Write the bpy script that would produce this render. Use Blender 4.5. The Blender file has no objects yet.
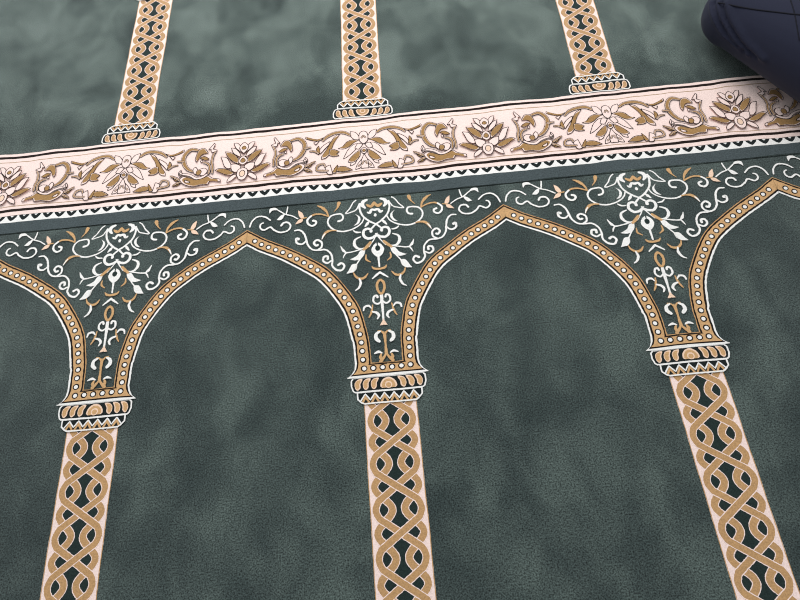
import bpy, bmesh, math, random
from mathutils import Vector, Matrix, noise
from mathutils.geometry import tessellate_polygon
from mathutils.bvhtree import BVHTree

SC_ = bpy.context.scene
COL = SC_.collection
random.seed(4)

# ------------------------------------------------------------------ pattern data
# woven figures of the carpet, millimetres from a column's axis (right half, mirrored on the loom)
# 'F' filled figure, 'S' stroke with width(s);  colours: W white, T tan, B blush, P pale pink, M bronze, G dark green
SC = [
    ('S','W',[4.1,7.6,7.6,3.5],[(15.9,435.1),(25.4,430.4),(27.5,420.7),(21.7,412.9)]),
    ('S','W',[3.8],[(32.1,426.2),(35.1,414.3),(31.7,397.8),(24.9,386.0),(11.8,373.0),(-0.2,365.0),(-10.2,355.1)]),
    ('S','W',[2.5],[(34.3,427.2),(42.6,411.2),(54.4,405.5),(68.1,403.0),(58.0,415.7),(49.4,430.9),(42.2,437.0)]),
    ('S','W',[2.5,2.8,3.1,3.5,3.5,3.5,3.5,3.8,4.4],[(26.6,385.8),(31.0,374.9),(40.6,365.4),(57.2,357.3),(77.6,354.8),(95.4,360.9),(108.1,373.9),(110.2,388.2),(102.7,399.6),(90.8,403.2),(78.6,402.6),(74.3,393.8),(77.7,385.9),(86.5,383.5)]),
    ('F','W',None,[(46.1,398.9),(40.1,389.6),(42.3,376.8),(51.1,367.1),(41.0,370.3),(34.9,380.6),(36.4,390.9)]),
    ('S','W',[5.4,5.4,5.7,3.1],[(-0.3,404.6),(7.5,406.2),(12.5,398.0),(17.6,400.7)]),
    ('S','W',[1.9,6.3,2.2],[(15.1,375.5),(19.5,368.8),(25.1,361.5)]),
    ('S','W',[4.4,4.7,5.4,5.7,5.4,5.4,5.0,6.3],[(-3.8,332.0),(2.2,334.5),(8.8,330.1),(20.6,328.7),(29.5,338.1),(28.4,350.5),(19.8,354.8),(12.7,351.5),(12.3,345.9)]),
    ('S','W',[2.2,4.4,6.3,4.4,1.9],[(36.5,335.3),(49.3,328.5),(51.2,315.5),(43.6,305.2),(31.6,303.5)]),
    ('S','W',[2.8,2.2,2.2],[(-1.9,339.8),(7.3,323.8),(19.0,307.3)]),
    ('F','W',None,[(27.9,299.2),(38.7,299.1),(47.7,286.3),(63.8,278.5),(51.8,274.9),(40.3,277.4),(31.6,286.2)]),
    ('S','W',[2.5],[(38.8,279.5),(47.7,266.8),(52.2,260.5)]),
    ('F','W',None,[(47.6,265.7),(59.9,264.3),(71.8,242.2),(57.6,245.7),(49.8,252.3)]),
    ('S','W',[2.5,2.5,2.5,3.8],[(29.0,305.0),(45.5,300.3),(62.1,296.8),(72.2,296.4)]),
    ('S','W',[2.5,5.7,3.1,0.9],[(71.5,296.5),(77.5,302.5),(80.8,308.8),(83.5,315.7)]),
    ('S','W',[2.5,3.1,0.9],[(71.5,296.5),(75.7,290.9),(79.0,283.0)]),
    ('S','T',[5.0,6.3,5.0],[(14.7,317.8),(22.5,308.9),(31.4,300.7)]),
    ('S','T',[1.9,3.8,1.6],[(26.9,286.7),(27.3,274.9),(18.7,267.0)]),
    ('F','W',None,[(1.9,315.3),(9.0,309.3),(14.3,298.0),(10.7,286.6),(3.4,278.9),(-2.6,278.4)]),
    ('F','G',None,[(0.1,308.3),(4.0,305.9),(5.6,300.2),(3.2,294.9),(-0.9,293.8)]),
    ('S','W',[2.5,3.1],[(0.8,279.9),(-0.0,253.0)]),
    ('S','T',[6.3,6.3,6.0,3.1],[(-0.4,424.2),(7.4,415.5),(13.2,417.4),(17.7,421.1)]),
    ('F','W',None,[(-1.7,394.7),(2.4,392.9),(3.5,389.0),(1.2,385.9),(-2.3,385.5)]),
    ('S','T',[8.2,6.3,2.5,0.9],[(82.9,434.1),(84.4,427.4),(87.8,419.3),(95.0,410.7)]),
    ('S','T',[1.9,4.4,6.3,4.4,1.3],[(108.2,398.9),(112.3,412.0),(119.7,422.2),(127.3,428.5),(134.8,432.3)]),
    ('S','T',[2.5,3.1,5.7,5.0,1.3],[(91.7,358.5),(101.5,359.8),(112.3,357.7),(120.4,350.1),(126.2,338.0)]),
    ('S','W',[0.9,3.1,1.3],[(117.3,353.8),(122.7,346.6),(126.2,338.0)]),
    ('S','W',[2.2,3.8,2.2],[(35.7,346.8),(45.4,348.0),(52.1,353.4)]),
    ('S','T',[2.8,3.2,3.9,3.9],[(108.8,398.9),(125.1,406.7),(140.8,408.1),(151.1,403.5)]),
    ('S','W',[3.9,4.2,4.2,4.2,4.9],[(148.9,404.8),(157.8,395.2),(156.5,383.7),(148.0,376.9),(139.2,380.7),(138.5,388.2),(145.0,391.2)]),
    ('S','W',[2.8,3.5,3.9,3.9,3.5,3.2,3.5,3.5,3.5,3.9,4.2,4.2,4.2,4.9],[(188.3,368.3),(176.5,368.3),(166.3,357.2),(161.5,339.6),(158.8,326.4),(149.0,313.3),(135.4,309.6),(118.5,308.9),(106.7,297.1),(103.5,280.9),(104.7,267.0),(96.1,255.1),(83.6,252.3),(77.2,262.4),(82.8,270.3),(90.9,266.4)]),
    ('S','W',[3.2,3.9,4.2,6.3],[(161.4,338.7),(171.7,330.3),(183.2,334.3),(184.7,345.9),(179.2,344.3)]),
    ('S','W',[3.2,3.9,4.2,4.6,4.9],[(137.4,310.3),(127.7,317.6),(127.5,330.1),(137.4,337.1),(144.9,330.3),(140.3,322.4),(135.9,323.8)]),
    ('S','W',[3.2,3.9,4.2,4.6,4.9],[(106.3,278.8),(116.2,274.2),(124.8,281.1),(122.5,290.9),(114.3,291.0),(114.3,284.0)]),
    ('S','W',[2.8,3.2,3.2,3.2],[(245.7,404.1),(258.6,415.3),(275.6,417.9),(288.2,407.4),(293.8,391.6)]),
    ('S','W',[4.2,3.9,3.5,3.2,3.5,3.5,3.5,3.2,2.8],[(219.7,385.8),(214.2,393.0),(202.9,392.0),(197.6,381.0),(205.3,369.9),(222.2,367.9),(236.7,376.2),(245.7,385.4),(259.3,379.1),(268.7,385.3),(268.3,395.7),(262.3,399.2)]),
    ('S','W',[2.5],[(180.5,400.4),(195.2,410.4),(211.6,416.9),(228.1,430.1)]),
    ('F','W',None,[(226.3,428.4),(233.8,437.1),(247.3,436.3),(248.1,422.8),(241.4,430.3),(232.9,430.5)]),
    ('F','W',None,[(211.7,417.8),(221.9,413.2),(230.9,402.7),(221.1,401.5),(215.0,407.9)]),
    ('S','W',[2.5,2.8,2.1],[(208.8,416.3),(206.3,427.1),(204.9,436.8)]),
    ('F','B',None,[(165.8,403.6),(170.8,416.2),(179.9,423.7),(177.9,407.8),(171.5,400.1)]),
    ('F','B',None,[(168.5,400.5),(178.2,397.4),(186.7,385.6),(173.2,388.7),(168.5,393.9)]),
    ('S','T',[2.1,2.8],[(160.1,401.5),(171.5,399.6)]),
    ('S','T',[4.2,4.9,4.2,1.8],[(0.4,246.4),(7.1,247.3),(12.4,249.3),(15.8,254.0)]),
    ('S','W',[4.2,4.2,1.8],[(-0.6,237.6),(7.4,231.3),(17.1,223.1)]),
    ('S','T',[4.6,4.6,4.6,4.6,4.6],[(-0.1,218.8),(6.1,212.7),(8.1,200.1),(4.3,188.3),(-1.1,183.6)]),
    ('S','W',[3.2,3.5,3.9,3.9,4.2],[(1.3,166.4),(9.5,160.7),(17.8,167.0),(16.9,178.4),(10.3,181.6),(8.5,176.1)]),
    ('S','W',[3.2,3.9,3.2],[(1.6,180.5),(0.8,154.5),(-0.4,119.3)]),
    ('F','B',None,[(-0.3,125.1),(3.4,118.1),(8.5,109.9),(-0.6,111.6)]),
    ('S','T',[2.1,4.2,1.8],[(20.8,159.5),(23.8,143.3),(30.2,130.5)]),
    ('S','W',[1.8,4.2,4.2,2.8],[(23.8,152.0),(29.4,158.6),(38.5,156.8),(41.0,148.6)]),
    ('S','W',[2.8,4.9,4.9,2.1],[(22.4,143.5),(13.2,139.7),(9.1,132.7),(12.4,125.0)]),
    ('F','W',None,[(48.9,265.6),(59.4,258.4),(73.1,242.4),(58.1,243.7),(51.4,250.8)]),
    ('S','T',[1.4,4.6,4.9,4.2,1.4],[(25.6,237.6),(32.9,228.4),(43.7,226.4),(53.1,233.3),(57.0,243.4)]),
    ('S','W',[2.8,4.9,4.2,1.4],[(45.2,226.2),(42.8,215.7),(47.6,204.0),(55.8,198.2)]),
    ('S','T',[2.8,3.2,3.2,4.9],[(2.0,94.1),(0.7,77.2),(-0.9,55.0),(-0.6,45.7)]),
    ('S','T',[2.8,2.8,3.5],[(1.7,90.3),(6.4,96.3),(12.4,97.2)]),
    ('S','W',[2.8,5.6,7.0,5.6],[(8.8,96.1),(16.8,91.4),(18.1,81.4),(12.0,74.5)]),
    ('S','T',[2.8,4.2,6.3],[(0.2,47.5),(4.5,40.4),(12.7,30.9)]),
    ('S','W',[1.4,4.9,1.4],[(7.9,48.2),(15.7,51.8),(24.8,48.3)]),
    ('S','T',[2.8,5.6,3.5],[(10.5,46.5),(12.7,39.6),(10.1,32.6)]),
]
FB = [
    ('F','P',None,[(12.7,627.8),(21.2,643.7),(34.6,648.4),(33.3,633.1),(25.0,622.1),(14.9,619.5)]),
    ('F','M',None,[(14.0,618.8),(28.1,621.7),(43.5,616.9),(55.3,602.9),(66.5,598.6),(51.8,595.8),(38.2,601.6),(26.2,612.0)]),
    ('F','P',None,[(12.0,607.1),(27.5,605.8),(42.3,590.0),(54.0,563.8),(47.4,567.0),(34.0,577.4),(20.7,591.7)]),
    ('F','P',None,[(5.0,604.1),(16.7,608.1),(24.5,593.5),(14.5,589.8)]),
    ('F','P',None,[(19.5,559.8),(34.4,550.9),(37.0,540.2),(26.5,545.4)]),
    ('F','M',None,[(11.3,587.4),(24.7,576.6),(38.0,562.0),(42.7,552.9),(32.8,549.6),(20.8,555.8),(12.2,570.5)]),
    ('F','P',None,[(8.7,557.4),(20.3,542.4),(25.2,527.7),(12.3,532.0)]),
    ('F','P',None,[(4.0,572.7),(10.6,551.3),(11.6,528.3),(2.5,528.3)]),
    ('S','M',[2.5,2.5],[(4.7,550.2),(8.4,542.0)]),
    ('S','M',[2.5,2.5],[(14.1,540.5),(17.9,536.2)]),
    ('F','P',None,[(3.6,646.1),(10.7,641.5),(13.4,629.7),(11.6,613.9),(2.9,605.1)]),
    ('S','M',[1.8,2.5],[(3.8,631.1),(7.0,624.6)]),
    ('F','P',None,[(3.8,593.9),(8.2,588.6),(8.8,578.7),(3.4,573.6)]),
    ('F','M',None,[(3.6,588.4),(6.2,584.9),(6.1,580.3),(3.6,579.0)]),
    ('F','M',None,[(100.8,637.7),(116.2,634.0),(132.2,639.2),(145.9,647.1),(146.1,641.3),(130.2,632.9),(112.8,629.6)]),
    ('S','M',[4.3,7.4,7.4,6.7,3.1],[(35.6,636.9),(49.6,646.3),(70.1,647.6),(91.6,639.8),(103.9,627.6)]),
    ('F','M',None,[(60.4,642.4),(74.1,634.9),(85.6,617.2),(95.2,597.6),(106.9,577.5),(108.2,568.4),(96.8,572.2),(88.2,583.9),(82.9,598.4),(76.2,617.3)]),
    ('F','M',None,[(86.7,598.7),(76.7,597.3),(63.2,588.4),(71.1,581.1),(64.7,574.9),(79.1,574.5),(88.7,581.1)]),
    ('F','P',None,[(85.6,623.2),(96.4,616.9),(107.0,607.1),(113.2,594.4),(110.3,586.5),(99.2,601.0),(88.7,613.2)]),
    ('F','M',None,[(114.0,612.2),(120.0,601.8),(115.1,584.7),(111.1,591.1)]),
    ('F','P',None,[(112.2,629.7),(126.5,624.6),(121.3,616.4)]),
    ('S','M',[2.5,3.7,1.5],[(115.0,588.2),(124.5,596.0),(136.0,597.3)]),
    ('F','M',None,[(32.7,526.7),(49.1,538.7),(64.4,540.9),(76.9,536.2),(69.8,528.0),(51.4,524.3)]),
    ('F','M',None,[(68.4,546.5),(74.0,539.2),(81.7,524.2),(73.2,523.8)]),
    ('F','P',None,[(80.8,520.5),(86.7,547.9),(98.4,539.9),(92.0,520.6)]),
    ('S','M',[3.1,4.0,4.0,3.7,2.5],[(92.6,530.3),(104.8,531.4),(119.3,535.3),(116.6,548.7),(103.2,552.7),(98.6,542.6)]),
    ('F','M',None,[(126.2,564.0),(140.0,556.4),(150.4,545.8),(134.8,547.8)]),
    ('F','M',None,[(129.9,531.2),(139.8,541.8),(149.9,539.7),(142.7,532.2)]),
    ('F','P',None,[(141.1,571.0),(146.4,580.1),(149.6,562.1),(144.7,558.1)]),
    ('S','M',[3.7,7.4,8.8,8.8,8.5,7.4,5.9,3.3],[(175.5,572.2),(162.5,581.5),(151.9,599.5),(148.4,619.2),(154.7,635.3),(165.3,643.6),(177.6,640.7),(188.4,635.6)]),
    ('S','M',[2.5,4.0],[(134.4,609.4),(149.1,607.1)]),
    ('F','M',None,[(186.9,639.4),(199.2,640.9),(209.8,624.1),(197.6,624.1),(190.7,619.5),(182.2,601.4),(178.2,610.3),(181.2,628.0)]),
    ('F','M',None,[(190.1,612.3),(200.6,615.5),(214.0,605.0),(205.0,603.1),(197.9,607.2)]),
    ('F','P',None,[(191.9,601.8),(195.5,605.1),(198.8,600.8),(195.2,597.0)]),
    ('F','P',None,[(209.7,633.1),(223.2,653.3),(225.9,650.0),(221.0,634.8),(233.2,629.4),(225.6,624.4),(217.9,625.5),(216.4,635.4)]),
    ('S','M',[2.6,4.0,4.4,4.4,3.7],[(228.3,625.3),(222.6,612.7),(221.2,595.0),(224.5,580.3),(224.8,561.5)]),
    ('S','M',[2.6,4.8,4.8,3.3],[(200.7,596.5),(212.2,591.4),(217.7,578.8),(215.9,560.3)]),
    ('F','P',None,[(176.6,578.4),(181.5,584.9),(188.0,575.3),(185.0,561.6),(178.7,567.6)]),
    ('F','P',None,[(193.3,576.2),(204.5,578.3),(212.5,570.1),(206.1,557.0),(196.2,558.3)]),
    ('F','M',None,[(185.2,567.9),(188.5,574.5),(195.7,572.8),(197.8,566.2),(193.5,559.1),(186.7,560.5)]),
    ('S','M',[1.5,3.7,3.7],[(123.0,562.5),(135.4,555.5),(149.8,545.8)]),
    ('S','M',[1.5,4.3,2.5],[(131.1,531.4),(141.7,539.2),(152.0,542.5)]),
    ('F','M',None,[(147.2,550.8),(156.8,557.3),(171.5,550.7),(186.0,543.4),(204.6,547.1),(217.2,552.4),(227.0,544.2),(245.9,537.9),(247.2,530.0),(229.1,535.5),(220.3,535.5),(216.6,527.9),(199.7,527.9),(181.3,524.2),(166.6,528.4),(153.7,537.7)]),
    ('S','P',[2.6,4.0,4.4,4.8,4.4,3.7],[(144.6,564.6),(159.2,563.9),(173.4,558.5),(187.1,548.3),(201.8,550.1),(212.5,557.3)]),
    ('F','P',None,[(143.1,564.1),(147.2,574.6),(152.0,565.3)]),
    ('F','P',None,[(159.0,546.9),(170.6,540.8),(172.7,536.7),(161.9,538.1)]),
    ('F','P',None,[(264.1,524.8),(266.4,537.1),(280.9,547.9),(286.9,542.1),(275.9,530.9)]),
    ('F','P',None,[(273.5,645.9),(283.5,645.0),(294.2,628.4),(299.8,610.2),(289.4,618.9),(279.6,630.4)]),
    ('F','P',None,[(268.2,632.0),(278.4,628.1),(290.5,612.4),(294.4,599.4),(285.8,604.2),(274.9,613.6)]),
    ('F','P',None,[(300.0,645.2),(292.1,638.4),(289.1,629.1),(293.0,618.4),(298.7,610.3)]),
    ('F','M',None,[(299.0,633.8),(295.6,630.6),(295.2,624.6),(298.7,622.4)]),
    ('F','P',None,[(243.5,605.8),(257.8,602.0),(267.5,586.4),(274.8,570.1),(265.0,567.4),(255.0,576.2),(247.9,595.7)]),
    ('F','M',None,[(231.8,568.0),(239.9,572.4),(254.2,568.8),(269.7,560.7),(280.5,551.8),(271.7,546.7),(257.7,550.9),(241.6,562.3)]),
    ('F','M',None,[(253.9,620.5),(265.1,617.8),(280.5,606.1),(290.0,590.5),(288.3,579.3),(273.1,589.9),(261.7,603.4)]),
    ('F','P',None,[(270.8,578.4),(282.8,579.1),(295.0,571.4),(293.5,561.7),(283.5,554.2),(273.8,561.5)]),
    ('F','P',None,[(298.8,602.2),(291.3,595.1),(290.5,582.1),(297.3,574.8)]),
    ('F','M',None,[(298.5,596.5),(294.9,591.0),(294.8,584.6),(297.8,581.8)]),
    ('F','P',None,[(299.3,564.4),(289.6,559.9),(286.9,545.1),(292.5,531.3),(299.1,528.1)]),
    ('F','B',None,[(299.3,557.4),(294.2,552.3),(293.9,543.1),(298.7,537.8)]),
]

P = 600.0                       # spacing of the columns, mm
SHL, SHU, UO = -0.0112, 0.0147, -0.0318   # slight weaving skew of the two carpet rolls
SEAM = 442.0
ROW = 1292.0
COLS = (-1, 0, 1, 2, 3, 4)

# ------------------------------------------------------------------ materials
def lin(c):
    return tuple(((x / 255) / 12.92 if x / 255 <= 0.04045 else ((x / 255 + 0.055) / 1.055) ** 2.4) for x in c) + (1.0,)

def pile_material(name, rgb, var=0.12, grain=0.25, sheen=0.15, clouds=None, bump=0.35, edge_fade=None):
    m = bpy.data.materials.new(name); m.use_nodes = True
    nt = m.node_tree; N = nt.nodes; L = nt.links
    b = N['Principled BSDF']
    b.inputs['Roughness'].default_value = 0.95
    b.inputs['Specular IOR Level'].default_value = 0.1
    b.inputs['Sheen Weight'].default_value = sheen
    b.inputs['Sheen Roughness'].default_value = 0.45
    geo = N.new('ShaderNodeNewGeometry')
    fine = N.new('ShaderNodeTexNoise'); fine.inputs['Scale'].default_value = 360; fine.inputs['Detail'].default_value = 2
    L.new(geo.outputs['Position'], fine.inputs['Vector'])
    ramp = N.new('ShaderNodeMapRange'); ramp.inputs[1].default_value = 0.3; ramp.inputs[2].default_value = 0.7
    ramp.inputs[3].default_value = 1 - grain; ramp.inputs[4].default_value = 1 + grain
    L.new(fine.outputs['Fac'], ramp.inputs[0])
    mul = N.new('ShaderNodeMix'); mul.data_type = 'RGBA'; mul.blend_type = 'MULTIPLY'; mul.inputs[0].default_value = 1
    L.new(ramp.outputs[0], mul.inputs[7])
    if clouds:
        # nap brushed one way or the other: broad soft patches and a few hand strokes
        n1 = N.new('ShaderNodeTexNoise'); n1.inputs['Scale'].default_value = 5.2; n1.inputs['Detail'].default_value = 5; n1.inputs['Roughness'].default_value = 0.55
        n1.inputs['Distortion'].default_value = 0.5
        L.new(geo.outputs['Position'], n1.inputs['Vector'])
        mp = N.new('ShaderNodeMapping'); mp.inputs['Scale'].default_value = (10, 6, 1); mp.inputs['Rotation'].default_value = (0, 0, 0.5)
        L.new(geo.outputs['Position'], mp.inputs['Vector'])
        n2 = N.new('ShaderNodeTexNoise'); n2.inputs['Scale'].default_value = 1.0; n2.inputs['Detail'].default_value = 4; n2.inputs['Distortion'].default_value = 0.8
        L.new(mp.outputs[0], n2.inputs['Vector'])
        ad = N.new('ShaderNodeMath'); ad.operation = 'MULTIPLY_ADD'; ad.inputs[1].default_value = 0.6
        L.new(n2.outputs['Fac'], ad.inputs[0]); 
        s1 = N.new('ShaderNodeMath'); s1.operation = 'MULTIPLY'; s1.inputs[1].default_value = 0.8
        L.new(n1.outputs['Fac'], s1.inputs[0]); L.new(s1.outputs[0], ad.inputs[2])
        cr = N.new('ShaderNodeValToRGB')
        e = cr.color_ramp.elements
        e[0].position = 0.50; e[0].color = lin(clouds[0]); e[1].position = 0.86; e[1].color = lin(clouds[1])
        x = cr.color_ramp.elements.new(0.67); x.color = lin(rgb)
        if edge_fade:           # pile colour gets darker close to the woven band
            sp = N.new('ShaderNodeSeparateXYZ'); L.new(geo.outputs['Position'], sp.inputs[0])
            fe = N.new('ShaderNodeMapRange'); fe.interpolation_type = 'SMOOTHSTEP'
            fe.inputs[1].default_value = edge_fade[0]; fe.inputs[2].default_value = edge_fade[1]
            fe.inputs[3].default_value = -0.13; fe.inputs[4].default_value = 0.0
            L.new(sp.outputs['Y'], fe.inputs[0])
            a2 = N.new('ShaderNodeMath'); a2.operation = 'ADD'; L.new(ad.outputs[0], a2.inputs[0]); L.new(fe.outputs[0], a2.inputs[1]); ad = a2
        L.new(ad.outputs[0], cr.inputs[0]); L.new(cr.outputs['Color'], mul.inputs[6])
    else:
        n1 = N.new('ShaderNodeTexNoise'); n1.inputs['Scale'].default_value = 14; n1.inputs['Detail'].default_value = 4
        L.new(geo.outputs['Position'], n1.inputs['Vector'])
        mr = N.new('ShaderNodeMix'); mr.data_type = 'RGBA'
        mr.inputs[6].default_value = tuple(c * (1 - var) for c in lin(rgb)[:3]) + (1,)
        mr.inputs[7].default_value = tuple(min(1, c * (1 + var)) for c in lin(rgb)[:3]) + (1,)
        L.new(n1.outputs['Fac'], mr.inputs[0]); L.new(mr.outputs[2], mul.inputs[6])
    L.new(mul.outputs[2], b.inputs['Base Color'])
    bp = N.new('ShaderNodeBump'); bp.inputs['Strength'].default_value = bump; bp.inputs['Distance'].default_value = 0.002
    L.new(fine.outputs['Fac'], bp.inputs['Height']); L.new(bp.outputs[0], b.inputs['Normal'])
    return m

GREEN = pile_material('green_pile', (59, 69, 67), clouds=((47, 57, 56), (77, 88, 84)), grain=0.75, sheen=0.5, bump=0.4)
GREEN2 = pile_material('green_pile_far', (77, 88, 84), clouds=((54, 64, 62), (100, 111, 106)), edge_fade=(0.69, 0.84), grain=0.6, sheen=0.25, bump=0.5)  # lighter green for the farther roll, darker towards its band
GREY = pile_material('grey_green_pile', (70, 79, 81), grain=0.3)
MATS = {
    'W': pile_material('white_yarn', (236, 233, 229), 0.05, 0.10),
    'T': pile_material('tan_yarn', (200, 159, 113), 0.08, 0.16),
    'B': pile_material('blush_yarn', (236, 203, 178), 0.05, 0.12),
    'P': pile_material('pale_pink_yarn', (243, 218, 210), 0.04, 0.09),
    'M': pile_material('bronze_yarn', (160, 124, 80), 0.10, 0.18),
    'H': pile_material('camel_yarn', (186, 146, 102), 0.08, 0.16),
    'G': pile_material('deep_green_yarn', (36, 48, 46), 0.10, 0.25),
    'K': pile_material('dark_brown_yarn', (30, 20, 15), 0.10, 0.20),
    'N': pile_material('charcoal_yarn', (28, 34, 34), 0.10, 0.20),
    'L': pile_material('fine_taupe_yarn', (176, 148, 122), 0.06, 0.12),
    'U': pile_material('upper_camel_yarn', (184, 146, 106), 0.08, 0.16),
}
KEYS = list(MATS)

# ------------------------------------------------------------------ warps from loom millimetres to the floor
def bumpf(x, c, w):
    t = abs(x - c) / w
    return 0.0 if t >= 1 else 0.5 + 0.5 * math.cos(math.pi * t)
APEX_SHIFT = {0.5: 1.5, 1.5: -5.0, 2.5: 2.5}
def wob(x, y, a, s):
    return a * noise.noise(Vector((x * s, y * s, 3.1)))
def lower(col):
    def w(u, v):
        U = u + col * P
        d = 0.0
        for k, a in APEX_SHIFT.items():
            d += a * bumpf(U, k * P, 300) * min(1, max(0, (v - 120) / 200))
        x = U + SHL * v + d
        return ((x + wob(x, v, 1.2, 0.012)) / 1000, (v + wob(v, x + 500, 1.2, 0.012)) / 1000)
    return w
def upper(col):
    def w(u, v):
        x = u + (col + UO) * P + SHU * (v - 684)
        return ((x + wob(x, v, 1.5, 0.010)) / 1000, (v + wob(v + 90, x, 4.0, 0.009) + wob(x, v, 1.5, 0.03)) / 1000)
    return w

# ------------------------------------------------------------------ mesh building
class Weave:
    """Collects flat woven figures; every figure lies a hair above the one before it."""
    def __init__(self, warp, z=0.0006, dz=0.00003):
        self.v = []; self.f = []; self.m = []; self.warp = warp; self.z = z; self.dz = dz
    def _p(self, u, v, j=0.0):
        if j: u += random.uniform(-j, j); v += random.uniform(-j, j)
        x, y = self.warp(u, v); self.v.append((x, y, self.z)); return len(self.v) - 1
    def up(self): self.z += self.dz
    def poly(self, pts, c, j=0.25):
        ids = [self._p(u, v, j) for u, v in pts]
        for t in tessellate_polygon([[Vector((self.v[k][0], self.v[k][1], 0)) for k in ids]]):
            q = [ids[k] for k in t]; a, b, d = (self.v[k] for k in q)
            ar = (b[0] - a[0]) * (d[1] - a[1]) - (d[0] - a[0]) * (b[1] - a[1])
            if abs(ar) < 1e-12: continue
            self.f.append(q if ar > 0 else q[::-1]); self.m.append(KEYS.index(c))
        self.up()
    def strip(self, A, B, c, j=0.2):
        a = [self._p(*p, j) for p in A]; b = [self._p(*p, j) for p in B]
        for i in range(len(A) - 1):
            q = [a[i], a[i + 1], b[i + 1], b[i]]
            p = [self.v[k] for k in q]
            ar = sum(p[n - 1][0] * p[n][1] - p[n][0] * p[n - 1][1] for n in range(4))
            self.f.append(q if ar >= 0 else q[::-1]); self.m.append(KEYS.index(c))
        self.up()
    def stroke(self, pts, w, c, j=0.25, closed=False, step=2.2, smooth=True, caps=True):
        P_, W_ = resample(pts, w, step, closed, smooth)
        if caps and not closed and len(P_) > 2:
            for e in (0, -1):
                i, k = (0, 1) if e == 0 else (-1, -2)
                dx, dy = P_[i][0] - P_[k][0], P_[i][1] - P_[k][1]; l = math.hypot(dx, dy) or 1
                q = (P_[i][0] + dx / l * W_[i] * 0.38, P_[i][1] + dy / l * W_[i] * 0.38)
                if e == 0: P_.insert(0, q); W_.insert(0, W_[0] * 0.5)
                else: P_.append(q); W_.append(W_[-1] * 0.5)
        A, B = [], []
        n = len(P_)
        for i in range(n):
            a = P_[i - 1] if (i or closed) else P_[0]
            b = P_[(i + 1) % n] if (i < n - 1 or closed) else P_[-1]
            dx, dy = b[0] - a[0], b[1] - a[1]; l = math.hypot(dx, dy) or 1
            nx, ny = -dy / l, dx / l; h = W_[i] / 2
            A.append((P_[i][0] + nx * h, P_[i][1] + ny * h)); B.append((P_[i][0] - nx * h, P_[i][1] - ny * h))
        if closed: A.append(A[0]); B.append(B[0])
        self.strip(A, B, c, j)
    def disc(self, u, v, r, c, n=12, ry=None):
        ry = ry or r
        self.poly([(u + r * math.cos(2 * math.pi * i / n), v + ry * math.sin(2 * math.pi * i / n)) for i in range(n)], c, 0.2)
    def build(self, name, parent=None, cut=None):
        me = bpy.data.meshes.new(name); me.from_pydata(self.v, [], self.f)
        used = sorted(set(self.m)); 
        for k in used: me.materials.append(MATS[KEYS[k]])
        for p, k in zip(me.polygons, self.m): p.material_index = used.index(k)
        bm = bmesh.new(); bm.from_mesh(me)
        bmesh.ops.triangulate(bm, faces=[f for f in bm.faces if len(f.verts) > 4])
        bm.normal_update()
        for f in bm.faces:
            if f.normal.z < 0: f.normal_flip()
        bm.to_mesh(me); bm.free()
        o = bpy.data.objects.new(name, me); COL.objects.link(o)
        if parent: o.parent = parent
        return o

def resample(pts, w, step, closed=False, smooth=True):
    n = len(pts)
    w = list(w) if isinstance(w, (list, tuple)) else [w]
    if len(w) == 1: w = w * n
    if len(w) != n:
        w = [w[min(len(w) - 1, int(i / (n - 1) * (len(w) - 1)))] * (1 - ((i / (n - 1) * (len(w) - 1)) % 1)) + w[min(len(w) - 1, int(i / (n - 1) * (len(w) - 1)) + 1)] * ((i / (n - 1) * (len(w) - 1)) % 1) for i in range(n)]
    out, ow = [], []
    seg = n if closed else n - 1
    for i in range(seg):
        p1, p2 = pts[i], pts[(i + 1) % n]
        p0 = pts[i - 1] if (i or closed) else p1
        p3 = pts[(i + 2) % n] if (i + 2 < n or closed) else p2
        d = math.dist(p1, p2); k = max(1, int(d / step + 0.5))
        for s in range(k):
            t = s / k
            if smooth:
                q = tuple(0.5 * (2 * p1[a] + (p2[a] - p0[a]) * t + (2 * p0[a] - 5 * p1[a] + 4 * p2[a] - p3[a]) * t * t + (3 * p1[a] - p0[a] - 3 * p2[a] + p3[a]) * t ** 3) for a in (0, 1))
            else: q = tuple(p1[a] + (p2[a] - p1[a]) * t for a in (0, 1))
            out.append(q); ow.append(w[i] * (1 - t) + w[(i + 1) % n] * t)
    if not closed: out.append(tuple(pts[-1])); ow.append(w[-1])
    return out, ow

def leaf(pts, step=2.2):
    """closed outline, rounded where it turns gently and pointed where it turns sharply"""
    n = len(pts); T_ = []
    for i in range(n):
        a, b, c = pts[i - 1], pts[i], pts[(i + 1) % n]
        u = (b[0] - a[0], b[1] - a[1]); v = (c[0] - b[0], c[1] - b[1])
        cs = (u[0] * v[0] + u[1] * v[1]) / ((math.hypot(*u) * math.hypot(*v)) or 1)
        T_.append((0, 0) if cs < 0.1 else ((c[0] - a[0]) / 2, (c[1] - a[1]) / 2))
    out = []
    for i in range(n):
        p, q = pts[i], pts[(i + 1) % n]; d = math.dist(p, q); k = max(1, int(d / step + 0.5))
        l1 = math.hypot(*T_[i]) or 1; l2 = math.hypot(*T_[(i + 1) % n]) or 1
        m = [T_[i][a] * min(1, d / l1) for a in (0, 1)]; m2 = [T_[(i + 1) % n][a] * min(1, d / l2) for a in (0, 1)]
        for s in range(k):
            t = s / k; h1 = 2*t**3 - 3*t*t + 1; h2 = t**3 - 2*t*t + t; h3 = -2*t**3 + 3*t*t; h4 = t**3 - t*t
            out.append(tuple(h1 * p[a] + h2 * m[a] + h3 * q[a] + h4 * m2[a] for a in (0, 1)))
    return out

def mir(pts): return [(-u, v) for u, v in pts]

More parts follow.
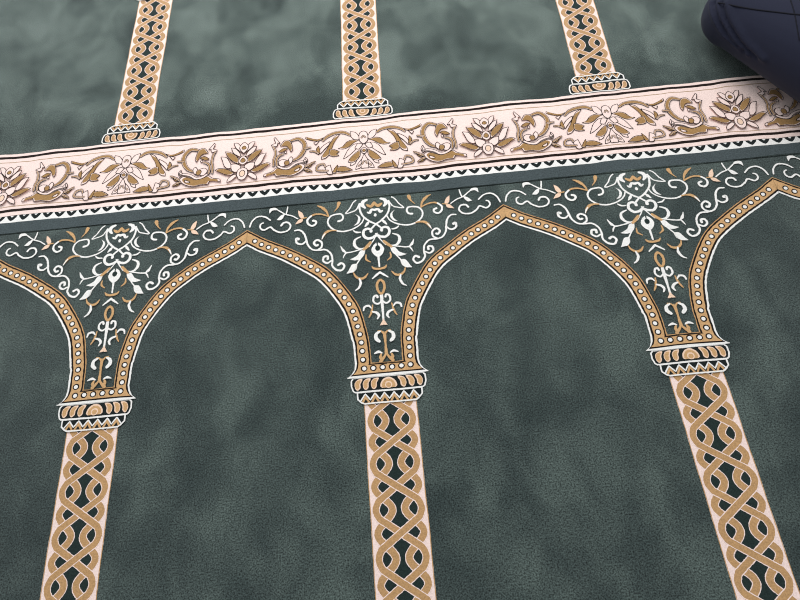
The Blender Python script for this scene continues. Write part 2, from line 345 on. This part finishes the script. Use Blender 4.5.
# ------------------------------------------------------------------ objects
def tag(o, label=None, cat=None, group=None, kind=None):
    if label: o['label'] = label
    if cat: o['category'] = cat
    if group: o['group'] = group
    if kind: o['kind'] = kind
    return o
def empty(name, loc=(0, 0, 0)):
    o = bpy.data.objects.new(name, None); COL.objects.link(o); o.location = loc; return o
def slab(name, x0, x1, y0, y1, z0, z1, mat, parent=None):
    bm = bmesh.new(); bmesh.ops.create_cube(bm, size=1)
    for v in bm.verts:
        v.co = Vector(((x0 + x1) / 2 + v.co.x * (x1 - x0), (y0 + y1) / 2 + v.co.y * (y1 - y0), (z0 + z1) / 2 + v.co.z * (z1 - z0)))
    be = [e for e in bm.edges if all(abs(v.co.z - z1) < 1e-6 for v in e.verts)]
    bmesh.ops.bevel(bm, geom=be, offset=0.0012, segments=2, affect='EDGES')
    me = bpy.data.meshes.new(name); bm.to_mesh(me); bm.free(); me.materials.append(mat)
    o = bpy.data.objects.new(name, me); COL.objects.link(o)
    if parent: o.parent = parent
    return o

# floor under the carpets
tag(slab('wall_back', -4, 6, 6.0, 6.1, -0.08, 3.4, pile_material('wall_paint', (226, 222, 214), 0.03, 0.03)), kind='structure')
fm = pile_material('underlay', (30, 34, 33), 0.1, 0.2)
tag(slab('floor', -4, 6, -4, 6, -0.08, -0.012, fm), kind='structure')

near = empty('prayer_carpet', (0.672, -0.2, -0.012))
tag(near, 'nearer dark green carpet with a row of beaded pointed arches and white scrollwork', 'carpet')
far = empty('prayer_carpet', (0.672, 1.1, -0.012))
tag(far, 'farther dark green carpet with the pink floral border band along its near edge', 'carpet')
def keep(o, parent):
    o.parent = parent; o.matrix_parent_inverse = Matrix.Translation(-Vector(parent.location)); return o
X0, X1 = -1.5, 3.3
keep(slab('pile_field', X0, X1, (SEAM - ROW) / 1000, SEAM / 1000 - 0.0009, -0.012, 0.0, GREEN), near)
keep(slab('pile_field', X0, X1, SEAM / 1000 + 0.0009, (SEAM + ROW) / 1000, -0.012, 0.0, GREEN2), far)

# ---- columns: woven braid between a capital and a base
def braid(w, v_top, v_bot, first, step, hw, tan):
    n = 60
    w.poly([(-hw, v_bot)] + [(-hw, v_bot + (v_top - v_bot) * i / n) for i in range(1, n + 1)] + [(hw, v_top - (v_top - v_bot) * i / n) for i in range(0, n + 1)], 'P', 0.3)
    for s in (-1, 1):
        w.stroke([(s * (hw - 0.8), v_top), (s * (hw - 0.8), v_bot)], 1.5, 'H', smooth=False, step=4, caps=False)
    def xa(v):
        t = ((first - v) / step) % 1.0; t = min(t, 1 - t) * 2          # 0 at a crossing, 1 midway
        return hw * 0.80 * (t / 0.62 * 0.86 if t < 0.62 else 0.86 + 0.14 * math.sin((t - 0.62) / 0.38 * math.pi / 2))
    def xb(v):
        t = ((first - v) / step) % 1.0
        return hw * (0.505 + 0.285 * math.cos(2 * math.pi * t))
    k = int((v_top - v_bot) / 1.6)
    vs = [v_top + (v_bot - v_top) * i / k for i in range(k + 1)]
    e = [max(xa(v), xb(v)) for v in vs]
    for i0 in range(0, k, 30):
        ss = slice(i0, min(k + 1, i0 + 31))
        w.strip([(-x, v) for x, v in zip(e[ss], vs[ss])], [(x, v) for x, v in zip(e[ss], vs[ss])], 'G', 0)
        w.z -= w.dz
    w.up()
    bw = hw * 0.215
    for fn, f in ((xb, 1.06), (xa, 1.0)):
        for s in (-1, 1):
            for wd, c in ((bw * f + 3.0, 'P'), (bw * f, tan)):
                w.stroke([(s * fn(v) * ((-1) ** math.floor((first - v) / step) if fn is xa else 1), v) for v in vs], wd, c, smooth=False, step=3, caps=False, j=0.35)
    # re-cut what spills past the ends is hidden by the capital and the base, woven after

def moulding(w, y0, sgn, dark='N', tan='T', lift=0.0, a=1.0):
    """gadrooned cap and zigzag necking; sgn -1 hangs below y0 (capital), +1 stands above y0 (base)"""
    Y = lambda d: y0 + sgn * d * a
    cap = [(-70, Y(1)), (70, Y(1)), (74.5, Y(6)), (75, Y(18)), (72, Y(28)), (68, Y(31)), (-68, Y(31)), (-72, Y(28)), (-75, Y(18)), (-74.5, Y(6))]
    nk = [(-64, Y(32)), (65, Y(32)), (65, Y(45)), (57, Y(53)), (52, Y(56)), (-51, Y(56)), (-57, Y(53)), (-64, Y(46))]
    w.poly(nk, dark)
    w.poly(cap, dark)
    w.stroke(cap, 3.0, 'W', closed=True, smooth=False)
    for s in (-1, 1):                                   # slanting lobes
        for i in range(3):
            c = s * (24 + i * 16.5)
            pts = [(c - s * 5, Y(4.2)), (c + s * 5, Y(5)), (c + s * 11, Y(12)), (c + s * 11, Y(22)), (c + s * 6.5, Y(27.5)), (c + s * 0.5, Y(23)), (c - s * 0.5, Y(14))]
            p, _ = resample(pts, 1, 2.5, True); w.poly(p, 'B')
            p2 = [(c + s * 5 + (u - c - s * 5) * 0.70 + s * 0.8, Y(16) + (v - Y(16)) * 0.78) for u, v in p]; w.poly(p2, tan)
    for r, cc in ((17, 'B'), (14, tan)):              # middle lobe
        w.poly([(r * math.cos(t), Y(23 - r * 1.12 * math.sin(t))) for t in [math.pi * i / 12 for i in range(13)]] + [(-r * 0.8, Y(26)), (r * 0.8, Y(26))], cc)
    w.disc(0, Y(20), 7.5, 'B'); w.disc(0, Y(20.5), 5.2, tan)
    # zigzag
    n = 6; x0, x1 = -58, 58; d = (x1 - x0) / n
    for i in range(n):
        c = x0 + (i + 0.5) * d
        w.poly([(c - d * 0.5, Y(55)), (c + d * 0.5, Y(55)), (c, Y(37))], tan)
        w.poly([(c - d * 0.24, Y(54)), (c + d * 0.24, Y(54)), (c, Y(46))], dark)
    zz = []
    for i in range(n): zz += [(x0 + i * d, Y(49)), (x0 + (i + 0.5) * d, Y(36))]
    zz.append((x1, Y(49)))
    w.stroke(zz, 2.8, 'W', smooth=False, step=3)
    w.stroke([nk[0]] + nk[:0:-1], 3.0, 'W', smooth=False)
    w.stroke([nk[0], nk[1], nk[2]], 3.0, 'W', smooth=False)

def column_lower(col):
    w = Weave(lower(col)); braid(w, -50, SEAM - ROW + 690 - SEAM + 64 + 0 if False else -790, -50.2, 83.2, 52.5, 'H')
    o = keep(w.build('column'), near)
    w = Weave(lower(col), z=0.0022)
    moulding(w, 0, -1)
    w.poly([(-82, 1.6), (-60, 3.4), (60, 3.4), (82, 1.6), (82, -0.6), (60, -1.2), (-60, -1.2), (-82, -0.6)], 'W')
    c = w.build('capital'); c.parent = o; c.matrix_parent_inverse = o.matrix_parent_inverse.inverted() if False else Matrix.Identity(4)
    return o
def column_upper(col):
    w = Weave(upper(col)); braid(w, 1240, 748, 741.4, 82.6, 51, 'U')
    o = keep(w.build('column'), far)
    w = Weave(upper(col), z=0.0022); moulding(w, 692, 1, tan='U', a=1.02)
    c = w.build('base'); c.parent = o
    w = Weave(upper(col), z=0.0022); moulding(w, 1293, -1, tan='U')
    c = w.build('capital'); c.parent = o
    return o
for c in COLS: column_lower(c)
for c in COLS: column_upper(c)

# ---- beaded arch bands around each spandrel
CL = [(48.2, 37.2), (48.7, 56.2), (49.2, 75.5), (51.0, 92.8), (54.8, 111.6), (58.6, 129.8), (63.0, 146.7), (69.2, 163.1), (77.4, 178.5), (86.6, 194.4), (96.9, 210.6), (107.9, 226.6), (119.2, 241.4), (132.4, 254.8), (147.4, 266.8), (163.0, 278.0), (178.8, 289.4), (194.5, 300.0), (211.0, 310.6), (229.5, 321.0), (248.0, 331.0), (267.0, 341.8), (284.0, 353.6), (300.0, 364.5)]
def arch(col):
    w = Weave(lower(col), z=0.0010)
    cl, _ = resample(CL, 1, 4)
    # run straight on past the point of the arch, cut there by its neighbour
    dx, dy = cl[-1][0] - cl[-4][0], cl[-1][1] - cl[-4][1]; l = math.hypot(dx, dy)
    cl += [(cl[-1][0] + dx / l * s, cl[-1][1] + dy / l * s) for s in (5, 10, 15, 20, 25)]
    I, O = [], []
    n = len(cl)
    for i in range(n):
        a, b = cl[max(0, i - 2)], cl[min(n - 1, i + 2)]
        dx, dy = b[0] - a[0], b[1] - a[1]; l = math.hypot(dx, dy); nx, ny = -dy / l, dx / l
        hi = 16.8; ho = 17.6 if i < 12 else 19.4
        I.append((cl[i][0] + nx * hi, cl[i][1] + ny * hi)); O.append((cl[i][0] - nx * ho, cl[i][1] - ny * ho))
    I = [(0, 29.6), (10, 29.6), (20, 29.6), (31.2, 29.8), (31.4, 31.5), (31.6, 34)] + I[1:]
    O = [(0, 1.5), (26, 1.5), (52, 1.0), (82.5, 0.6), (73.0, 8.0), (67.6, 17.5)] + O[1:]
    O[6] = (65.4, 29)
    def clip(pts):
        out = []
        for u, v in pts: out.append((u, v))
        return out
    def at(f): return [((1 - f) * a[0] + f * b[0], (1 - f) * a[1] + f * b[1]) for a, b in zip(I, O)]
    bands = [(0.0, 0.06, 'H'), (0.06, 0.155, 'K'), (0.155, 0.775, 'T'), (0.775, 0.885, 'K'), (0.885, 1.0, 'W')]
    for a, b, c in bands:
        A, B = at(a), at(b)
        for s in (1, -1):
            # cut at the apex line
            AA, BB = [], []
            for i in range(len(A)):
                p, q = A[i], B[i]
                AA.append(p); BB.append(q)
            def lim(L_):
                o = []
                for i, (u, v) in enumerate(L_):
                    if u > 300:
                        p = L_[i - 1] if not o or o[-1][0] < 300 else None
                        if p is not None and p[0] < 300:
                            t = (300 - p[0]) / (u - p[0]); last = (300.0, p[1] + t * (v - p[1]))
                        else: last = o[-1]
                        o.append(last)
                    else: o.append((u, v))
                return o
            w.strip([(s * u, v) for u, v in lim(AA)], [(s * u, v) for u, v in lim(BB)], c, 0.5); w.z -= w.dz
        w.up()
    # beads
    pts, _ = resample(CL, 1, 0.5)
    beads = [(0.0, 18.0)] if False else []
    beads += [(s * x, 18.2) for s in (1, -1) for x in (9.6, 28.8)] + [(s * 47.6, 18.6) for s in (1, -1)]
    d, nxt = 0.0, 0.5
    for i in range(1, len(pts)):
        d += math.dist(pts[i], pts[i - 1])
        if d >= nxt:
            nxt += 19.0
            if pts[i][0] < 297:
                for s in (1, -1): beads.append((s * pts[i][0], pts[i][1]))
    for u, v in beads: w.disc(u, v, 6.9, 'K', 12); w.z -= w.dz
    w.up()
    for u, v in beads: w.disc(u + random.uniform(-.5, .5), v + random.uniform(-.5, .5), 4.4, 'W', 10); w.z -= w.dz
    w.up()
    return keep(w.build('arch_band'), near)

# ---- white and tan scrollwork inside each spandrel
def scroll(col):
    w = Weave(lower(col), z=0.0008, dz=0.00002)
    for t, c, wd, pts in SC:
        for m in (pts, mir(pts)):
            if t == 'F':
                w.poly(leaf(m), c, 0.3)
            else: w.stroke(m, [x * 1.14 + 0.2 for x in wd], c, j=0.35)
    return keep(w.build('scrollwork'), near)
for c in COLS:
    for o in (arch(c), scroll(c)):
        # the next row of arches, on the farther carpet
        q = o.copy(); COL.objects.link(q); keep(q, far); q.location = ((UO * P + SHU * 608 + 14.5) / 1000, 1.2935, 0)

# ---- floral border band, sawtooth edging and plain stripe of the farther carpet
def line(w, v0, v1, c, step=6):
    xs = [X0 * 1000 + 2 + i * step for i in range(int((X1 - X0) * 1000 / step))]
    w.strip([(x, v0) for x in xs], [(x, v1) for x in xs], c, 0.25)
def unsheared(u, v):     # border runs the whole roll: same wobble, no column
    return upper(0)(u - UO * P - SHU * (v - 684), v)
w = Weave(unsheared, z=0.0006)
line(w, 493, 691.5, 'P')
for v0, v1, c in ((676.2, 683.8, 'K'), (663.0, 665.4, 'L'), (520.2, 522.6, 'L'), (505, 512.8, 'K')): line(w, v0, v1, c)
keep(w.build('border_band'), far)
def floral(k):
    w = Weave(upper(k), z=0.0009, dz=0.000015)
    def petal(p, c):
        w.poly(p, 'P', 0.2)
        w.stroke(p, 1.75, 'K', closed=True, smooth=False, j=0.25)
        if c in 'MB':
            cx = sum(q[0] for q in p) / len(p); cy = sum(q[1] for q in p) / len(p)
            w.poly([(cx + (u - cx) * 0.88, cy + (v - cy) * 0.86) for u, v in p], c, 0.25)
    for t, c, wd, pts in FB:
        pts = [(u - 2.6 * (1 - u / 300), v) for u, v in pts]
        if t == 'F':
            for A in (0, 300):          # figures that sit on an axis are woven whole
                if abs(pts[0][0] - A) < 7 and abs(pts[-1][0] - A) < 7:
                    e = [(A, pts[0][1])] + pts[1:-1] + [(A, pts[-1][1])]
                    petal(leaf(e + [(2 * A - u, v) for u, v in e[-2:0:-1]]), c); break
            else:
                for m in (pts, mir(pts)): petal(leaf(m), c)
        else:
            for m in (pts, mir(pts)):
                w.stroke(m, [x + 3.0 for x in wd], 'K', j=0.25)
                w.stroke(m, [x + 0.4 for x in wd], 'P', j=0.2); w.stroke(m, [max(1.5, x - 1.0) for x in wd], c, j=0.2)
    return keep(w.build('floral_motif'), far)
for c in COLS: floral(c)
w = Weave(unsheared, z=0.0006)
line(w, 474.5, 494, 'W')
k0 = 236.2 - 19
for i in range(-50, 105):
    c = k0 + i * 29.55
    if not X0 * 1000 + 20 < c < X1 * 1000 - 20: continue
    w.poly([(c - 13, 493.6), (c - 5.2, 493.6), (c, 488.4), (c + 5.2, 493.6), (c + 13, 493.6), (c + 11, 488), (c + 5, 481.2), (c, 478.3), (c - 5, 481.2), (c - 11, 488)], 'N'); w.z -= w.dz
keep(w.build('sawtooth_edging'), far)
w = Weave(unsheared, z=0.0005)
MATS['Y'] = GREY; KEYS.append('Y')
line(w, 444.5, 475, 'Y')
keep(w.build('plain_stripe'), far)

# ------------------------------------------------------------------ person sitting, cross-legged
def cloth_material(name, rgb, rough=0.85, sheen=0.04):
    m = bpy.data.materials.new(name); m.use_nodes = True
    nt = m.node_tree; b = nt.nodes['Principled BSDF']
    b.inputs['Roughness'].default_value = rough; b.inputs['Specular IOR Level'].default_value = 0.25
    b.inputs['Sheen Weight'].default_value = sheen
    g = nt.nodes.new('ShaderNodeNewGeometry'); n = nt.nodes.new('ShaderNodeTexNoise'); n.inputs['Scale'].default_value = 420
    nt.links.new(g.outputs['Position'], n.inputs['Vector'])
    x = nt.nodes.new('ShaderNodeMix'); x.data_type = 'RGBA'; c = lin(rgb)
    x.inputs[6].default_value = tuple(k * 0.85 for k in c[:3]) + (1,); x.inputs[7].default_value = tuple(k * 1.15 for k in c[:3]) + (1,)
    nt.links.new(n.outputs['Fac'], x.inputs[0]); nt.links.new(x.outputs[2], b.inputs['Base Color'])
    bp = nt.nodes.new('ShaderNodeBump'); bp.inputs['Strength'].default_value = 0.15; bp.inputs['Distance'].default_value = 0.001
    nt.links.new(n.outputs['Fac'], bp.inputs['Height']); nt.links.new(bp.outputs[0], b.inputs['Normal'])
    return m
NAVY = cloth_material('navy_twill', (29, 32, 50))
NAVY2 = cloth_material('navy_shirt', (29, 32, 50))
SEAMM = cloth_material('dark_seam_thread', (16, 17, 27), sheen=0.0)
SKIN = cloth_material('skin', (172, 124, 98), 0.55, 0.0)
HAIR = cloth_material('dark_hair', (24, 19, 17), 0.6, 0.0)

def ell(bm, c, r, rot=(0, 0, 0)):
    from mathutils import Euler
    g = bmesh.ops.create_icosphere(bm, subdivisions=3, radius=1)
    M = Matrix.Translation(c) @ Euler(rot).to_matrix().to_4x4() @ Matrix.Diagonal((*r, 1))
    bmesh.ops.transform(bm, matrix=M, verts=g['verts'])
def cap(bm, a, b, ra, rb, n=14):
    a, b = Vector(a), Vector(b)
    for i in range(n + 1):
        t = i / n; ell(bm, a.lerp(b, t), (ra + (rb - ra) * t,) * 3) if i in (0, n) else None
    d = (b - a); L_ = d.length; q = d.to_track_quat('Z', 'Y').to_matrix().to_4x4()
    g = bmesh.ops.create_cone(bm, cap_ends=True, segments=24, radius1=ra, radius2=rb, depth=L_)
    bmesh.ops.transform(bm, matrix=Matrix.Translation((a + b) / 2) @ q, verts=g['verts'])
def skinmesh(name, bm, mat, voxel, smooth, parent=None, folds=()):
    me = bpy.data.meshes.new(name + '_raw'); bm.to_mesh(me); bm.free()
    o = bpy.data.objects.new(name, me); COL.objects.link(o)
    r = o.modifiers.new('r', 'REMESH'); r.mode = 'VOXEL'; r.voxel_size = voxel
    s = o.modifiers.new('s', 'SMOOTH'); s.iterations = smooth; s.factor = 0.5
    dg = bpy.context.evaluated_depsgraph_get(); dg.update()
    m2 = bpy.data.meshes.new_from_object(o.evaluated_get(dg)); m2.name = name
    o.modifiers.clear(); o.data = m2
    for f in folds:
        pts, h, wdt = f
        bv = BVHTree.FromPolygons([v.co.copy() for v in m2.vertices], [tuple(g.vertices) for g in m2.polygons])
        P3 = [bv.find_nearest(k)[0] for k in resample3(pts, 0.004)[0]]
        nor = [v.normal.copy() for v in m2.vertices]
        for v, nn in zip(m2.vertices, nor):
            d = min((v.co - p).length for p in P3)
            if d < wdt * 3: v.co += nn * h * math.exp(-(d / wdt) ** 2)
    for v in m2.vertices:
        if v.co.z < 0.0035: v.co.z = 0.0035
    m2.materials.clear(); m2.materials.append(mat)
    for p in m2.polygons: p.use_smooth = True
    if parent: keep(o, parent)
    return o
def resample3(pts, step):
    out = []
    for a, b in zip(pts, pts[1:]):
        a, b = Vector(a), Vector(b); k = max(1, int((b - a).length / step))
        out += [a.lerp(b, i / k) for i in range(k)]
    return out + [Vector(pts[-1])], None
def tube(name, pts, r, mat, parent, surf=None):
    cu = bpy.data.curves.new(name, 'CURVE'); cu.dimensions = '3D'; cu.bevel_depth = r; cu.bevel_resolution = 2
    sp = cu.splines.new('POLY'); sp.points.add(len(pts) - 1)
    for q, p in zip(sp.points, pts): q.co = (*p, 1)
    o = bpy.data.objects.new(name, cu); COL.objects.link(o)
    dg = bpy.context.evaluated_depsgraph_get(); dg.update()
    me = bpy.data.meshes.new_from_object(o.evaluated_get(dg)); me.name = name
    bpy.data.objects.remove(o); o = bpy.data.objects.new(name, me); COL.objects.link(o)
    me.materials.clear(); me.materials.append(mat)
    for p in me.polygons: p.use_smooth = True
    return keep(o, parent)

PX, PY = 1.88, 0.34
def both(f):
    for s in (-1, 1): f(s)
def J(s, x, y, z): return (PX + s * x, PY + y, z)
KNEE = (.375, .455)            # how far each knee lies out to the side and forward of the pelvis
# body: one skin from soles to crown
bm = bmesh.new()
def leg_in(s):
    k = .02 if s > 0 else 0.0
    cap(bm, J(s, .095, .05, .135), J(s, .36, .45, .095), .085, .055)
    cap(bm, J(s, .36, .47, .062 + k), J(-s, .06, .37 + s * .09, .055 + k), .05, .036)
    cap(bm, J(-s, .06, .37 + s * .09, .05 + k), J(-s, .12, .40 + s * .09, .042 + k), .036, .034)
    cap(bm, J(-s, .12, .40 + s * .09, .042 + k), J(-s, .19, .45 + s * .09, .036 + k), .034, .028)
    for i in range(5): cap(bm, J(-s, .185 + i * .004, .43 + i * .011 + s * .09, .034 + k), J(-s, .215 - i * .003, .455 + i * .011 + s * .09, .030 + k), .010, .008)
both(leg_in)
ell(bm, J(0, 0, 0, .16), (.16, .12, .12)); cap(bm, J(0, 0, .02, .28), J(0, 0, .08, .52), .125, .14)
ell(bm, J(0, 0, .08, .58), (.17, .10, .10)); cap(bm, J(0, 0, .09, .64), J(0, 0, .12, .75), .055, .052)
ell(bm, J(0, 0, .145, .84), (.076, .096, .112), (-.1, 0, 0)); ell(bm, J(0, 0, .195, .795), (.055, .05, .06))
cap(bm, J(0, 0, .235, .835), J(0, 0, .252, .805), .010, .015)
ell(bm, J(0, 0, .243, .772), (.024, .010, .007))
def ear_arm(s):
    ell(bm, J(s, .078, .14, .83), (.010, .020, .032), (0, 0, s * .3))
    ell(bm, J(s, .032, .232, .852), (.013, .008, .008))
    cap(bm, J(s, .185, .08, .61), J(s, .215, .10, .36), .048, .038)
    cap(bm, J(s, .215, .10, .36), J(s, .11, .30, .235), .037, .026)
    ell(bm, J(s, .095, .335, .222), (.038, .045, .016), (-.4, 0, s * .4))
    for k in range(4):
        x = .07 + k * .017; l = (.058, .07, .066, .05)[k]
        cap(bm, J(s, x, .365, .208), J(s, x - .01, .365 + l * .6, .182), .0085, .008); cap(bm, J(s, x - .01, .365 + l * .6, .182), J(s, x - .013, .365 + l * .8, .155), .008, .0065)
    cap(bm, J(s, .07, .32, .222), J(s, .04, .35, .195), .011, .009)
both(ear_arm)
person = skinmesh('person', bm, SKIN, .0075, 3)
tag(person, 'person in dark navy trousers sitting cross-legged on the green carpet, knee beside the floral band', 'person')

# trousers: folded legs and seat
bm = bmesh.new()
def leg(s):
    k = .02 if s > 0 else 0.0
    cap(bm, J(s, .10, .06, .140), J(s, .368, .455, .105), .125, .078)
    ell(bm, J(s, .366, .46, .095), (.080, .080, .075))
    cap(bm, J(s, .365, .48, .078 + k), J(-s, .02, .37 + s * .09, .062 + k), .070, .052)
both(leg)
ell(bm, J(0, 0, 0, .14), (.20, .17, .135)); ell(bm, J(0, 0, .01, .24), (.165, .125, .10))
def T(x, y, z): return (x, y, z)
F1 = [(1.436, .813, .132), (1.436, .766, .119), (1.453, .731, .101), (1.479, .687, .097)]
F2 = [(1.442, .791, .147), (1.447, .75, .131), (1.469, .702, .109), (1.492, .664, .098)]
F3 = [(1.453, .774, .159), (1.459, .735, .141), (1.482, .68, .12), (1.51, .63, .112)]
SEAM_LINE = [(1.443, .789, .149), (1.464, .753, .166), (1.492, .721, .179), (1.522, .694, .189), (1.554, .665, .199), (1.62, .62, .21)]
mid = lambda A, B: [tuple((x + y) / 2 for x, y in zip(p, q)) for p, q in zip(A, B)]
FOLDS = [(F1, .006, .006), (mid(F1, F2), -.006, .005), (F2, .006, .006), (mid(F2, F3), -.006, .005), (F3, .006, .008)]
trousers = skinmesh('trousers', bm, NAVY, .005, 14, person, FOLDS)
bvh = BVHTree.FromPolygons([v.co.copy() for v in trousers.data.vertices], [tuple(p.vertices) for p in trousers.data.polygons])
def on_cloth(pts, lift=0.0008):
    o = []
    for p in resample3(pts, .006)[0]:
        c, n, i, d = bvh.find_nearest(p); o.append(c + n * lift)
    for _ in range(12): o = [o[0]] + [(o[i - 1] + o[i] * 2 + o[i + 1]) / 4 for i in range(1, len(o) - 1)] + [o[-1]]
    return o
tag(tube('side_seam', on_cloth(SEAM_LINE, .0006), .0016, SEAMM, trousers), 'dark seam line')
tag(tube('pocket_edge', on_cloth([(1.556, .71, .203), (1.551, .665, .198), (1.548, .608, .18)], .0004), .0013, SEAMM, trousers), 'dark pocket edge')

# shirt, collar to hem, with sleeves
bm = bmesh.new()
cap(bm, J(0, 0, .03, .33), J(0, 0, .09, .55), .155, .16); ell(bm, J(0, 0, .085, .59), (.195, .115, .10)); ell(bm, J(0, 0, .02, .30), (.19, .145, .10))
def sleeve(s):
    cap(bm, J(s, .18, .08, .61), J(s, .22, .10, .36), .066, .055)
    cap(bm, J(s, .22, .10, .36), J(s, .125, .275, .25), .053, .042)
both(sleeve); cap(bm, J(0, 0, .095, .66), J(0, 0, .108, .705), .075, .068)
skinmesh('shirt', bm, NAVY2, .010, 6, person)
bm = bmesh.new()
ell(bm, J(0, 0, .128, .865), (.086, .100, .098), (-.1, 0, 0)); ell(bm, J(0, 0, .102, .82), (.078, .072, .085))
skinmesh('hair', bm, HAIR, .008, 3, person)


# ------------------------------------------------------------------ light
wd = bpy.data.worlds.new('world'); SC_.world = wd; wd.use_nodes = True
bg = wd.node_tree.nodes['Background']; bg.inputs[0].default_value = (0.90, 0.96, 1.0, 1); bg.inputs[1].default_value = 0.55
def area(name, loc, look, sx, sy, e, col):
    l = bpy.data.lights.new(name, 'AREA'); l.shape = 'RECTANGLE'; l.size = sx; l.size_y = sy; l.energy = e; l.color = col
    o = bpy.data.objects.new(name, l); COL.objects.link(o); o.location = loc
    o.rotation_euler = (Vector(look) - Vector(loc)).to_track_quat('-Z', 'Y').to_euler(); return o
area('window_light', (-0.3, 3.6, 2.3), (0.75, 0.9, 0), 3.0, 1.5, 92, (0.95, 0.98, 1.0))
area('overhead_fill', (0.7, 1.5, 2.3), (0.7, 1.0, 0), 1.6, 1.6, 34, (1.0, 0.97, 0.94))  # added overhead fill, no fixture there; brightens the far part of the carpet

cam = bpy.data.cameras.new('camera'); co = bpy.data.objects.new('camera', cam); COL.objects.link(co)
co.location = (0.67273, -0.40716, 1.14960); co.rotation_euler = (0.458911679, 0.0679952025, -0.0740155603)
cam.sensor_fit = 'HORIZONTAL'; cam.sensor_width = 36; cam.lens = 27.0; cam.clip_start = 0.02
SC_.camera = co
SC_.cycles.filter_width = 1.1
SC_.view_settings.view_transform = 'Standard'
